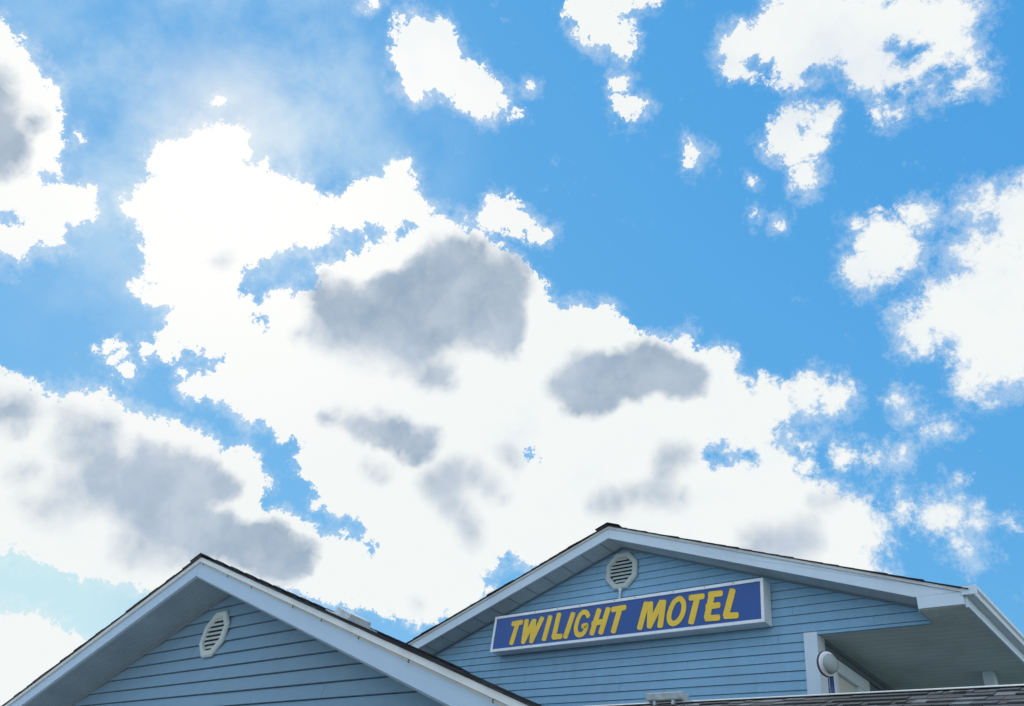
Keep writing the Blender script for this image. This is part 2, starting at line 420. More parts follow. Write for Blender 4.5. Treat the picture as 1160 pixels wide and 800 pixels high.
j_.build('soffit_channel', M_SIDG, motel)
r_ = MB(); ZRB = SB+.138
for sd, L in ((-1, XB-LB), (1, RB-XB)):
    xe = XB+sd*(L+.02); L2 = L+.02
    r_.hexa([(XB, FB+.024, SB+.125), (xe, FB+.024, SB+.125-T*L2), (xe, YB+.3, SB+.125-T*L2), (XB, YB+.3, SB+.125)],
            [(XB, FB+.0, ZRB), (xe, FB+.0, ZRB-T*L2), (xe, YB+.3, ZRB-T*L2), (XB, YB+.3, ZRB)], 0.)
    shingles(r_, XB, ZRB, sd, FB-.03, YB+.3, (L+.03)/C_, T, .016)
rf = r_.build('roof', M_SHIN, motel)
r_ = MB(); ridge_caps(r_, XB, ZRB, T, FB-.03, YB+.2, .16, .17, .016); r_.build('ridge_cap', M_SHIN, rf)
# eave fascia and K-style gutter along the right eave
w = MB(); w.box(RB-.001, RB+.02, FB+.021, YB+.3, CL-.012, 2.60); w.build('eave_fascia', M_TRIM, motel)
w = MB(); w.box(LB-.02, LB, FB+.021, YB+.3, CL-.004, 2.60)
w.build('eave_fascia', M_TRIM, motel)
w = MB(); gx = RB+.021; zt = 2.642; zb = 2.572
prof = [(gx, zt-.006), (gx, zb), (gx+.060, zb), (gx+.070, zb+.026), (gx+.085, zb+.04), (gx+.085, zt), (gx+.074, zt), (gx+.074, zt-.008), (gx+.08, zt-.008), (gx+.08, zb+.043), (gx+.066, zb+.030), (gx+.056, zb+.005), (gx+.005, zb+.005), (gx+.005, zt-.006)]
for i in range(len(prof)):
    a, b = prof[i], prof[(i+1) % len(prof)]
    w.face([(a[0], FB-.004, a[1]), (b[0], FB-.004, b[1]), (b[0], YB+.3, b[1]), (a[0], YB+.3, a[1])])
w.prism_y(prof[:6], FB-.012, FB-.003)
w.prism_y(prof[:6], YB+.3, YB+.309)
w.box(RB-.004, gx+.085, FB-.016, FB-.012, 2.575, zt+.002)
w.build('gutter', M_TRIM, motel)
# porch posts under the eave
post0 = None
for yy in (8.13, 10.6, 13.1):
    if post0 is None:
        w = MB(); w.box(-2.035, -1.945, yy-.045, yy+.045, -E, CL-.001); w.box(-2.055, -1.925, yy-.065, yy+.065, -E, -E+.14)
        post0 = w.build('porch_post', M_TRIM, motel, .004)
    else:
        c = post0.copy(); col.objects.link(c); c.parent = motel; c.location.y += yy-8.13
gv = octo_vent(XB+.015, DB, 3.383, .195, motel); gv['label'] = 'octagonal cream louvred vent above the motel sign'

# ================================================================== SIGN
sign = thing('motel_sign', 'long blue box sign with yellow slanted letters reading TWILIGHT MOTEL in a white frame', 'sign', (-5.064, 6.72, 2.592))
sx0, sx1, sz0, sz1 = -6.776, -3.352, 2.590, 3.002; yf = 6.63
w = MB(); w.box(sx0+.006, sx1-.006, yf+.012, DB-.019, sz0+.006, sz1-.006); w.build('cabinet', M_ALU, sign, .003)
w = MB(); B = .030
w.box(sx0, sx1, yf-.006, yf+.0115, sz0, sz0+B); w.box(sx0, sx1, yf-.006, yf+.0115, sz1-B, sz1)
w.box(sx0, sx0+B, yf-.005, yf+.0105, sz0+B, sz1-B); w.box(sx1-B, sx1, yf-.005, yf+.0105, sz0+B, sz1-B)
fm_ = w
w = MB(); w.box(sx0+B-.002, sx1-B+.002, yf+.0025, yf+.0115, sz0+B-.002, sz1-B+.002); w.build('face_panel', M_FACE, sign)
w = MB()
for k in range(9):
    x = sx0+.25+k*.36+random.uniform(-.08, .08); w.lathe((x, yf-.0065, sz1-.012), (0, -1, 0), [(.006, 0), (.006, .002), (.003, .003)], 8)
fm_.join(w, M_CLIP); fm_.build('frame', M_ALU, sign, .002)
w = MB(); w.tube([(-5.085, DB-.03, 3.0), (-5.085, DB-.03, 3.2)], .014, 10); w.box(-5.105, -5.065, DB-.04, DB-.018, 3.155, 3.185)
w.build('conduit', M_GAL, sign)
LET = [["T", [[[-6.4766, 2.8973], [-6.343, 2.902]], [[-6.4039, 2.8919], [-6.4553, 2.665]]]], ["W", [[[-6.268, 2.9063], [-6.2744, 2.6632]], [[-6.2744, 2.6632], [-6.161, 2.8911]], [[-6.1509, 2.8941], [-6.1498, 2.6602]], [[-6.1498, 2.6602], [-6.0374, 2.9082]]]], ["I", [[[-5.9187, 2.9114], [-5.9674, 2.6673]]]], ["L", [[[-5.7935, 2.9275], [-5.8305, 2.6819]], [[-5.8293, 2.6741], [-5.7321, 2.6729]]]], ["I", [[[-5.5942, 2.9114], [-5.6648, 2.6668]]]], ["G", [[[-5.3785, 2.8684], [-5.4122, 2.9124], [-5.4698, 2.9112], [-5.513, 2.8484], [-5.5328, 2.7548], [-5.5146, 2.6869], [-5.4736, 2.6643], [-5.4187, 2.6816], [-5.3898, 2.7595], [-5.4372, 2.7586]]]], ["H", [[[-5.2413, 2.9104], [-5.3067, 2.6673]], [[-5.1206, 2.9099], [-5.189, 2.6673]], [[-5.3021, 2.775], [-5.1591, 2.7827]]]], ["T", [[[-5.0558, 2.9025], [-4.9075, 2.9078]], [[-4.9652, 2.9015], [-5.0281, 2.6629]]]], ["M", [[[-4.6409, 2.9134], [-4.7034, 2.6673]], [[-4.5894, 2.9091], [-4.5855, 2.6733]], [[-4.5855, 2.6733], [-4.4586, 2.9061]], [[-4.4336, 2.9067], [-4.4606, 2.6626]]]], ["O", [[[-4.2331, 2.9145], [-4.1976, 2.8569], [-4.2074, 2.7615], [-4.2553, 2.6885], [-4.3187, 2.6674], [-4.3584, 2.708], [-4.3571, 2.7869], [-4.3134, 2.885], [-4.2655, 2.9167], [-4.2331, 2.9145]]]], ["T", [[[-4.121, 2.913], [-3.9875, 2.9104]], [[-4.046, 2.9054], [-4.1092, 2.6631]]]], ["E", [[[-3.9065, 2.9194], [-3.7905, 2.915]], [[-3.8873, 2.91], [-3.9386, 2.6927]], [[-3.9332, 2.7978], [-3.8159, 2.7978]], [[-3.9405, 2.6777], [-3.8205, 2.6733]]]], ["L", [[[-3.6691, 2.9217], [-3.7372, 2.691]], [[-3.7429, 2.68], [-3.6303, 2.6744]]]]]
def stroke(mb, pts, r, y0, y1, closed=False):
    P = [Vector((x, 2.790+(z-2.790)*.95)) for x, z in pts]
    if len(P) > 2:                      # smooth with Catmull-Rom
        Q = []; n = len(P); 
        if closed: P = P[:-1]; n -= 1
        for i in range(n if closed else n-1):
            g = lambda j: P[j % n] if closed else P[max(0, min(n-1, j))]
            a, b, c, d = g(i-1), g(i), g(i+1), g(i+2)
            for s in range(6):
                t = s/6; Q.append(.5*((2*b)+(-a+c)*t+(2*a-5*b+4*c-d)*t*t+(-a+3*b-3*c+d)*t**3))
        if not closed: Q.append(P[-1])
        P = Q
    n = len(P); Lf, Rt = [], []
    for i in range(n):
        a = P[(i-1) % n] if closed or i else P[0]; b = P[(i+1) % n] if closed or i < n-1 else P[-1]
        d = (b-a).normalized(); nn = Vector((-d.y, d.x)); Lf.append(P[i]+nn*r); Rt.append(P[i]-nn*r)
    f = lambda p, y: (p.x, y, p.y)
    if closed:
        for i in range(n):
            j = (i+1) % n
            mb.face([f(Lf[i], y0), f(Lf[j], y0), f(Rt[j], y0), f(Rt[i], y0)])
            mb.face([f(Lf[i], y0), f(Lf[j], y0), f(Lf[j], y1), f(Lf[i], y1)]); mb.face([f(Rt[i], y0), f(Rt[j], y0), f(Rt[j], y1), f(Rt[i], y1)])
        return
    def cap(p, q, sgn):
        d = (p-q).normalized(); nn = Vector((-d.y, d.x)); c = p-d*0
        k = .72                         # squared-off round end
        return [c+nn*r*math.copysign(abs(math.cos(t))**k, math.cos(t))+d*r*.75*abs(math.sin(t))**k for t in [math.pi*i/10 for i in range(1, 10)]]
    out = [p for p in Lf]+list(reversed([p for p in cap(P[-1], P[-2], 1)])) if False else None
    e1 = cap(P[-1], P[-2], 1); e0 = cap(P[0], P[1], 1)
    loop = Lf+e1+list(reversed(Rt))+e0
    for i in range(n-1): mb.face([f(Lf[i], y0), f(Lf[i+1], y0), f(Rt[i+1], y0), f(Rt[i], y0)])
    mb.face([f(p, y0) for p in [Lf[-1]]+e1+[Rt[-1]]]); mb.face([f(p, y0) for p in [Rt[0]]+e0+[Lf[0]]])
    m = len(loop)
    for i in range(m): mb.face([f(loop[i], y0), f(loop[(i+1) % m], y0), f(loop[(i+1) % m], y1), f(loop[i], y1)])
NL = 0
for ch, sts in LET:
    a = MB(); b = MB()
    for i, s in enumerate(sts):
        cl = ch == 'O'; rr = .029 if len(s) == 2 and abs(s[0][1]-s[1][1]) < .05 else .0335
        if len(s) > 2: rr = .0270
        stroke(a, s, rr, yf-.0012-.0004*i, yf+.0021, cl); stroke(b, s, rr+.0055, yf+.0012-.0003*i, yf+.0024, cl)
    o = a.build('letter', M_YEL, sign); b.build('letter_outline', M_EDGE, o)

# ================================================================== COVERED WALKWAY in front of the motel
walk = thing('covered_walkway', 'weathered grey shingle roof of a low covered walkway along the bottom right', 'walkway', (-1.5, 5.4, -E))
YR, ZR = 6.0, 1.755; TW = .5; x0w, x1w = -5.2, 3.2; cw = 1/math.sqrt(1+TW*TW); sw = TW*cw
r_ = MB(); LF = 1.5; LBk = .70
r_.hexa([(x0w, YR-LF, ZR-.05-TW*LF), (x1w, YR-LF, ZR-.05-TW*LF), (x1w, YR, ZR-.05), (x0w, YR, ZR-.05)], [(x0w, YR-LF, ZR-.012-TW*LF), (x1w, YR-LF, ZR-.012-TW*LF), (x1w, YR, ZR-.012), (x0w, YR, ZR-.012)])
r_.hexa([(x0w, YR+LBk, ZR-.05-TW*LBk), (x1w, YR+LBk, ZR-.05-TW*LBk), (x1w, YR+.001, ZR-.05), (x0w, YR+.001, ZR-.05)], [(x0w, YR+LBk, ZR-.012-TW*LBk), (x1w, YR+LBk, ZR-.012-TW*LBk), (x1w, YR+.001, ZR-.012), (x0w, YR+.001, ZR-.012)])
def tabs_y(mb, side, L):
    n = int(math.ceil(L/cw/.125))
    for k in range(n):
        v0 = k*.125-.008; v1 = (k+1)*.125; x = x0w+random.uniform(0, .2)-.2
        x = max(x, x0w)
        while x < x1w:
            wd = random.choice((.04, .06, .09, .12, .16))*random.uniform(.85, 1.1); xe = min(x+wd, x1w); tk = random.choice((.008, .009, .016, .017))
            P = lambda v, xx, h: (xx, YR+side*(v*cw+h*sw), ZR-.012-v*sw+h*cw)
            mb.hexa([P(v0, x, .001), P(v0, xe-.003, .001), P(v1, xe-.003, .001), P(v1, x, .001)], [P(v0, x, .003), P(v0, xe-.003, .003), P(v1, xe-.003, tk), P(v1, x, tk)],
                    random.choice((-.2, -.1, 0, 0, .05, .1, .2, .25, .6)))
            x = xe
tabs_y(r_, -1, LF+.03); tabs_y(r_, 1, LBk)
rf = r_.build('roof', M_SHINF, walk)
w = MB()
for sd in (-1, 1):
    w.hexa([(x0w, YR, ZR+.006), (x1w, YR, ZR+.006), (x1w, YR+sd*.03, ZR+.006-.015), (x0w, YR+sd*.03, ZR+.006-.015)], [(x0w, YR, ZR+.010), (x1w, YR, ZR+.010), (x1w, YR+sd*.03, ZR+.010-.015), (x0w, YR+sd*.03, ZR+.010-.015)])
w.build('ridge_flashing', M_RIDGE, rf)
w = MB(); w.box(x0w, x1w, YR-LF-.02, YR-LF, ZR-TW*LF-.16, ZR-TW*LF-.015); w.build('eave_board', M_TRIM, walk)
w = MB(); w.box(x0w, x1w, YR-LF, YR+LBk, ZR-TW*LF-.17, ZR-TW*LF-.162); w.build('ceiling', M_CEIL, walk)
p0 = None
for xx in (-2.3, .4, 3.0):
    if p0 is None:
        w = MB(); w.box(xx-.06, xx+.06, YR-LF+.06, YR-LF+.18, -E, ZR-TW*LF-.171); p0 = w.build('post', M_TRIM, walk, .005)
    else:
        c = p0.copy(); col.objects.link(c); c.parent = walk; c.location.x += xx+2.3
# sheet metal vent straddling the ridge
w = MB()
w.hexa([(-4.12, 5.95, 1.764), (-3.77, 5.95, 1.764), (-3.77, 6.05, 1.764), (-4.12, 6.05, 1.764)], [(-4.13, 5.94, 1.826), (-3.76, 5.94, 1.826), (-3.76, 6.06, 1.826), (-4.13, 6.06, 1.826)])
rv = w.build('ridge_vent', M_GAL, rf, .010)
for xx in (-4.04, -3.86):
    w = MB(); w.box(xx-.012, xx+.012, 5.955, 6.0, 1.73, 1.7645); w.build('foot', M_GAL, rv)

# ================================================================== SECURITY LAMP
lamp = thing('security_lamp', 'round white floodlight on a thin navy pole beside the white corner board', 'lamp', (-2.71, 6.4, 1.56))
ax = Vector((.93, -.34, -.12)).normalized(); lc = Vector((-2.715, 6.40, 2.108))
w = MB(); w.tube([(-2.712, 6.45, 1.50), (-2.712, 6.45, 2.03)], .016, 12); w.build('pole', M_POLE, lamp, smooth=True)
w = MB(); w.lathe(lc, ax, [(.0, -.075), (.045, -.072), (.072, -.045), (.088, -.008), (.094, .0), (.094, .010), (.086, .016), (.078, .010), (.070, .004)], 40)
hd = w.build('lamp_head', M_ALU, lamp, smooth=True)
w = MB(); w.lathe(lc, ax, [(.082, -.022), (.099, -.016), (.099, -.004), (.094, .002)], 40); w.build('rim', M_CLIP, hd, smooth=True)
w = MB(); w.lathe(lc, ax, [(.074, .012), (.076, .030), (.068, .050), (.048, .064), (.02, .071), (.0, .072)], 40); w.build('lens', M_LENS, hd, smooth=True)
w = MB()
for r0, t0 in ((.079, .014),): w.lathe(lc, ax, [(r0-.004, t0), (r0+.003, t0+.002), (r0+.003, t0+.008), (r0-.004, t0+.010)], 36)
w.build('ring', M_ALU, hd, smooth=True)
w = MB(); w.tube([(-2.712, 6.45, 2.02), tuple(lc-ax*.06)], .014, 8); w.build('bracket', M_CLIP, lamp)

# ================================================================== GROUND
w = MB(); w.face([(-900, -900, -E), (900, -900, -E), (900, 900, -E), (-900, 900, -E)]); w.build('ground', M_GRASS, kind='structure')
w = MB(); w.face([(-60, -60, -E+.004), (60, -60, -E+.004), (60, 2.2, -E+.004), (-60, 2.2, -E+.004)]); w.build('car_park', M_CONC, kind='structure')  # out of view; made pale and large to bounce light up to the soffits
w = MB(); w.box(-14, 8, 2.2, 8.4, -E-.1, -E+.006); w.build('pavement', M_CONC, kind='structure')

# ================================================================== SKY: Nishita air + clouds placed by direction
SUN = Vector((-.7218, .1506, .6755)).normalized()
SKY = {'C': [(-0.6785,0.5225,0.5164,0.1744),(-0.5158,0.703,0.4895,0.1558),(-0.7188,0.3782,0.5834,0.1448),(-0.9175,0.2205,0.3309,0.0868),(-0.3879,0.8231,0.4147,0.0829),(-0.883,0.342,0.3215,0.0793),(-0.7682,0.2065,0.6059,0.0834),(-0.1227,0.7805,0.613,0.0525),(-0.096,0.564,0.8202,0.0513),(-0.7306,0.5759,0.3667,0.0745),(-0.5232,0.7243,0.4491,0.1377),(-0.8053,-0.0085,0.5929,0.0393),(-0.6856,0.4531,0.5699,0.1656),(-0.8375,0.438,0.3268,0.0396),(-0.1865,0.4947,0.8488,0.0373),(-0.5883,0.6239,0.5145,0.1527),(-0.949,0.2758,0.1529,0.0402),(-0.7609,0.2449,0.6009,0.1027),(-0.7958,0.3428,0.4991,0.0593),(-0.7959,0.5131,0.3213,0.0355),(-0.0954,0.7514,0.6529,0.0358),(-0.8422,0.0308,0.5383,0.0376),(-0.8944,0.2975,0.3339,0.0897),(-0.5191,0.2622,0.8135,0.0321),(-0.1305,0.5332,0.8358,0.0385),(-0.4437,0.7834,0.4353,0.1119),(-0.9191,0.1426,0.3673,0.0366),(-0.8746,0.3792,0.3022,0.0695),(-0.2007,0.5111,0.8357,0.0398),(-0.7584,0.174,0.6281,0.0657),(-0.1314,0.8128,0.5675,0.0349),(-0.6481,0.3379,0.6825,0.0483),(-0.2281,0.5784,0.7832,0.0316),(-0.3353,0.8657,0.3717,0.0375),(-0.2032,0.7072,0.6772,0.0253),(-0.3578,0.3581,0.8624,0.0252),(-0.783,-0.0422,0.6206,0.0295),(-0.3641,0.7471,0.5562,0.0275),(-0.7391,0.5824,0.3384,0.0619),(-0.3125,0.8505,0.4231,0.0333),(-0.7978,0.2604,0.5438,0.057),(-0.5066,0.3084,0.8051,0.0258),(-0.0644,0.7214,0.6896,0.0249),(-0.1871,0.7045,0.6846,0.0315),(-0.0717,0.5993,0.7973,0.0303),(-0.5928,0.7219,0.357,0.0433),(-0.8125,0.4892,0.3171,0.0345),(-0.3245,0.7626,0.5597,0.0223),(-0.8433,0.365,0.3944,0.0223),(-0.2362,0.4907,0.8387,0.0282),(-0.147,0.7747,0.615,0.043),(-0.7323,0.1486,0.6646,0.0316),(-0.5493,0.4351,0.7134,0.0219),(-0.6386,0.4848,0.5976,0.118),(-0.7602,0.4702,0.4484,0.0696),(-0.5874,0.629,0.5093,0.1586),(-0.0523,0.5664,0.8225,0.0269),(-0.8224,0.072,0.5643,0.0215),(-0.3476,0.3935,0.8511,0.0178),(-0.7676,-0.0668,0.6375,0.0207),(-0.7644,0.5537,0.3303,0.0531),(-0.189,0.7682,0.6117,0.0208),(-0.2187,0.8724,0.4372,0.0173),(-0.9046,0.2706,0.3293,0.0913),(-0.7533,0.3777,0.5384,0.1115),(-0.5272,0.2423,0.8145,0.0271),(-0.299,0.7762,0.5551,0.0179),(-0.9564,0.2374,0.1698,0.0178),(-0.8303,0.004,0.5572,0.0271),(-0.829,0.2395,0.5054,0.0224),(-0.1497,0.6957,0.7025,0.0174),(-0.9484,0.1926,0.252,0.0179),(-0.0663,0.7364,0.6732,0.0272),(-0.5069,0.3301,0.7963,0.0225),(-0.8315,0.2958,0.4703,0.0158),(-0.1257,0.8089,0.5744,0.0427),(-0.2289,0.872,0.4327,0.0206),(-0.8497,0.3671,0.3784,0.0384),(-0.4044,0.6994,0.5894,0.0236),(-0.6976,0.6379,0.3262,0.016),(-0.6975,0.5739,0.4291,0.103),(-0.5415,0.2659,0.7976,0.0223),(-0.1,0.565,0.819,0.0536),(-0.7983,0.2115,0.564,0.0505),(-0.7891,0.1338,0.5995,0.0266),(-0.2233,0.7103,0.6676,0.0191),(-0.5979,0.718,0.3563,0.0452),(-0.242,0.6128,0.7522,0.0129),(-0.6192,0.3239,0.7153,0.0194),(-0.7565,0.1349,0.64,0.0352),(-0.1593,0.5155,0.8419,0.0371),(-0.8551,0.0328,0.5174,0.0273),(-0.8266,0.4599,0.3242,0.0396),(-0.3979,0.7472,0.5322,0.0459),(-0.843,0.279,0.4599,0.0158),(-0.0862,0.7649,0.6384,0.0304),(-0.7822,0.4772,0.4006,0.0292),(-0.0889,0.711,0.6976,0.0163),(-0.1279,0.5995,0.7901,0.0153),(-0.7896,-0.0198,0.6133,0.0332),(-0.9569,0.2646,0.1194,0.0176),(-0.5136,0.6183,0.5949,0.0533),(-0.9163,0.1156,0.3835,0.0184),(-0.8451,0.2313,0.482,0.0125),(-0.7151,0.1539,0.6818,0.0188),(-0.9389,0.3014,0.1661,0.0212),(-0.143,0.8149,0.5616,0.0302),(-0.5375,0.4584,0.7077,0.0137),(-0.3737,0.4542,0.8088,0.0127),(-0.0486,0.7172,0.6952,0.018),(-0.372,0.3397,0.8638,0.0157),(-0.5775,0.425,0.6971,0.0129),(-0.841,0.0486,0.5389,0.0307),(-0.7298,0.5989,0.3296,0.0487),(-0.9122,0.245,0.3283,0.0908),(-0.9018,0.2115,0.3768,0.0459),(-0.3052,0.8122,0.4971,0.0125),(-0.4361,0.6688,0.6022,0.023),(-0.2414,0.4813,0.8427,0.0251),(-0.3689,0.835,0.4083,0.0769),(-0.9507,0.2693,0.1535,0.0389),(-0.2032,0.5801,0.7888,0.0168),(-0.9358,0.1987,0.2911,0.0458),(-0.3582,0.3752,0.855,0.0212),(-0.4928,0.3432,0.7996,0.016),(-0.6053,0.4205,0.6759,0.0385),(-0.2306,0.5884,0.775,0.0246),(-0.4677,0.7662,0.4406,0.1204),(-0.6163,0.7137,0.3329,0.0225),(-0.2884,0.7769,0.5597,0.0157),(-0.106,0.8272,0.5518,0.0181),(-0.1497,0.606,0.7812,0.0091),(-0.3534,0.7545,0.553,0.0259),(-0.118,0.5595,0.8204,0.0428),(-0.8306,0.1842,0.5255,0.0087),(-0.4989,0.5936,0.6315,0.0185),(-0.2378,0.8691,0.4337,0.0184),(-0.2651,0.8553,0.4452,0.0086),(-0.1623,0.759,0.6306,0.0216),(-0.3464,0.8009,0.4884,0.0126),(-0.1906,0.6982,0.69,0.028),(-0.2838,0.8193,0.4982,0.0092),(-0.193,0.775,0.6018,0.0181),(-0.869,0.2087,0.4486,0.0086),(-0.6945,0.3852,0.6078,0.1291),(-0.7973,0.4363,0.417,0.0187),(-0.869,0.1942,0.4551,0.0086),(-0.3812,0.4422,0.8119,0.0094),(-0.7604,-0.0783,0.6447,0.0147),(-0.7948,0.518,0.3162,0.0354),(-0.326,0.3683,0.8707,0.0112),(-0.8892,0.3081,0.3383,0.085),(-0.9208,0.1736,0.3492,0.0522),(-0.1163,0.7402,0.6622,0.0172),(-0.3235,0.8766,0.3563,0.0216),(-0.5171,0.2907,0.8051,0.0243),(-0.8119,0.0225,0.5834,0.0151),(-0.2069,0.8286,0.5201,0.0086),(-0.2556,0.4914,0.8326,0.0156),(-0.8666,0.3911,0.31,0.0627),(-0.6128,0.3202,0.7225,0.0161),(-0.9533,0.2741,0.1264,0.0237),(-0.2379,0.6122,0.754,0.0157),(-0.0682,0.7511,0.6566,0.0211),(-0.4346,0.7056,0.5596,0.059),(-0.3133,0.3777,0.8713,0.0087),(-0.2213,0.8827,0.4146,0.009),(-0.9083,0.3115,0.2793,0.0373),(-0.3966,0.8189,0.4149,0.0865),(-0.3177,0.8469,0.4263,0.0377),(-0.5539,0.272,0.7869,0.0134),(-0.0604,0.6092,0.7907,0.0202),(-0.8333,0.299,0.465,0.0158),(-0.5652,0.7222,0.3987,0.0849),(-0.5616,0.4303,0.7068,0.0162),(-0.7425,0.2534,0.6201,0.0801),(-0.116,0.7925,0.5987,0.0429),(-0.5254,0.4814,0.7016,0.0116),(-0.7975,0.1773,0.5767,0.0371),(-0.1908,0.5779,0.7935,0.0111),(-0.8909,0.3834,0.2434,0.0154),(-0.529,0.5733,0.6257,0.0232),(-0.8034,0.3921,0.4481,0.0135),(-0.5419,0.2462,0.8036,0.0179),(-0.3704,0.3267,0.8695,0.0087),(-0.1923,0.707,0.6805,0.032),(-0.0846,0.5802,0.8101,0.0459),(-0.8584,0.049,0.5106,0.0151),(-0.8519,0.2182,0.4761,0.0087),(-0.7973,0.1229,0.5909,0.0155),(-0.8456,0.071,0.529,0.0125),(-0.5025,0.256,0.8258,0.0157),(-0.0361,0.5621,0.8263,0.0148),(-0.1992,0.5029,0.8411,0.0442),(-0.1988,0.8798,0.4318,0.0095),(-0.2227,0.8849,0.409,0.0084),(-0.9506,0.2682,0.1563,0.0389),(-0.3737,0.4312,0.8212,0.0088),(-0.0809,0.7091,0.7005,0.0151),(-0.9163,0.1072,0.3859,0.015),(-0.1456,0.5168,0.8437,0.0332),(-0.3792,0.4566,0.8048,0.0114),(-0.3265,0.8692,0.3712,0.0312),(-0.2602,0.8285,0.4959,0.006),(-0.1525,0.8194,0.5526,0.0205),(-0.1079,0.7728,0.6254,0.046),(-0.1113,0.5252,0.8437,0.0213),(-0.8193,0.3458,0.4573,0.0172),(-0.7928,-0.0271,0.6089,0.0331),(-0.3337,0.3626,0.8702,0.0124),(-0.2728,0.8253,0.4943,0.006),(-0.2059,0.7177,0.6652,0.0156),(-0.1248,0.7958,0.5926,0.0492),(-0.3742,0.3592,0.855,0.0129),(-0.6246,0.7098,0.3256,0.016),(-0.2129,0.8918,0.3992,0.0084),(-0.228,0.7059,0.6706,0.0156),(-0.3643,0.7345,0.5725,0.0131),(-0.2437,0.8671,0.4344,0.0153),(-0.8017,0.4601,0.3815,0.0062),(-0.242,0.5767,0.7803,0.0221),(-0.1372,0.609,0.7812,0.0085),(-0.537,0.1759,0.825,0.006),(-0.3349,0.826,0.4534,0.0246),(-0.3497,0.4021,0.8462,0.0129),(-0.3957,0.6976,0.5973,0.0161),(-0.6817,0.6374,0.3592,0.0143),(-0.2344,0.8026,0.5485,0.006),(-0.2034,0.5686,0.7971,0.0092),(-0.8337,0.1703,0.5253,0.0068),(-0.8403,0.2332,0.4895,0.0157),(-0.7244,0.1566,0.6713,0.0284),(-0.3375,0.5229,0.7827,0.0062),(-0.1909,0.4611,0.8665,0.0085),(-0.8325,0.1685,0.5277,0.0087),(-0.7494,0.5693,0.3381,0.0628),(-0.2404,0.6164,0.7499,0.0157),(-0.3001,0.854,0.4251,0.0237),(-0.2468,0.8301,0.5001,0.006),(-0.4271,0.6601,0.6179,0.009),(-0.4999,0.3367,0.798,0.0225),(-0.6637,0.3443,0.664,0.0646),(-0.227,0.8145,0.5338,0.006),(-0.8712,0.0245,0.4904,0.0058),(-0.208,0.6786,0.7045,0.006),(-0.7173,0.6152,0.3272,0.0362),(-0.8084,0.0739,0.584,0.0059),(-0.0659,0.5661,0.8217,0.0363),(-0.8617,0.0303,0.5065,0.018),(-0.9177,0.1312,0.3749,0.0304),(-0.0502,0.6211,0.7821,0.0083),(-0.2606,0.8598,0.439,0.0086),(-0.8874,0.3619,0.2856,0.0489),(-0.1062,0.7347,0.67,0.0152),(-0.2238,0.5835,0.7807,0.0284),(-0.6836,0.6513,0.3295,0.007),(-0.7746,-0.0554,0.6301,0.0238),(-0.3042,0.7659,0.5664,0.0113),(-0.3188,0.7592,0.5675,0.0158),(-0.9587,0.2626,0.109,0.0116),(-0.304,0.381,0.8732,0.0087),(-0.5261,0.2159,0.8225,0.0061),(-0.1009,0.8355,0.5401,0.0089),(-0.343,0.5374,0.7704,0.0062),(-0.8676,0.1824,0.4626,0.0067),(-0.7614,-0.0806,0.6432,0.0146),(-0.1966,0.8818,0.4287,0.0084),(-0.8701,0.419,0.2596,0.0156),(-0.8199,-0.0017,0.5725,0.0302),(-0.824,0.1928,0.5328,0.0156),(-0.8088,0.503,0.3047,0.0243),(-0.1003,0.707,0.7,0.009),(-0.8846,0.3827,0.2666,0.0376),(-0.9521,0.2712,0.1413,0.0349),(-0.592,0.4888,0.6408,0.057),(-0.791,0.4425,0.4225,0.029),(-0.5169,0.3169,0.7953,0.0159),(-0.2927,0.8157,0.499,0.0098),(-0.9346,0.3109,0.1731,0.0123),(-0.7115,0.2007,0.6735,0.0088),(-0.8452,0.262,0.4659,0.0061),(-0.7769,-0.0124,0.6296,0.015),(-0.5433,0.4437,0.7127,0.0184),(-0.2294,0.8064,0.5451,0.0068),(-0.6054,0.6356,0.4791,0.1247),(-0.5446,0.2395,0.8038,0.0158),(-0.1532,0.6895,0.7079,0.0126),(-0.8324,0.3973,0.3863,0.0088),(-0.0631,0.7308,0.6797,0.0271),(-0.3342,0.7924,0.5104,0.0061),(-0.1989,0.833,0.5162,0.0059),(-0.8315,0.4509,0.3245,0.0405),(-0.7839,0.5449,0.2975,0.0186),(-0.8424,0.2833,0.4584,0.0158),(-0.5314,0.4669,0.7068,0.009),(-0.1947,0.7598,0.6204,0.0123),(-0.3389,0.5311,0.7766,0.0062),(-0.2946,0.3843,0.8749,0.006),(-0.1634,0.5104,0.8443,0.0371),(-0.2614,0.8551,0.4477,0.0091),(-0.822,0.3114,0.4767,0.025),(-0.7103,0.1569,0.6862,0.0157),(-0.5216,0.4877,0.7001,0.0091),(-0.8305,0.2223,0.5107,0.0087),(-0.8216,0.0548,0.5674,0.009),(-0.3084,0.875,0.3731,0.0154),(-0.789,0.5092,0.3437,0.016),(-0.0214,0.5599,0.8283,0.0057),(-0.785,0.0325,0.6187,0.0033),(-0.699,0.1223,0.7046,0.006),(-0.3023,0.6146,0.7286,0.0047),(-0.2834,0.6357,0.7181,0.004),(-0.2951,0.5879,0.7532,0.0033),(-0.488,0.3534,0.7981,0.004),(-0.484,0.3711,0.7924,0.0033),(-0.4573,0.3642,0.8113,0.0027),(-0.346,0.7872,0.5106,0.006),(-0.3536,0.7771,0.5206,0.004),(-0.1707,0.8889,0.4252,0.0027),(-0.2046,0.8607,0.4663,0.004),(-0.8633,0.1966,0.4648,0.0027)],
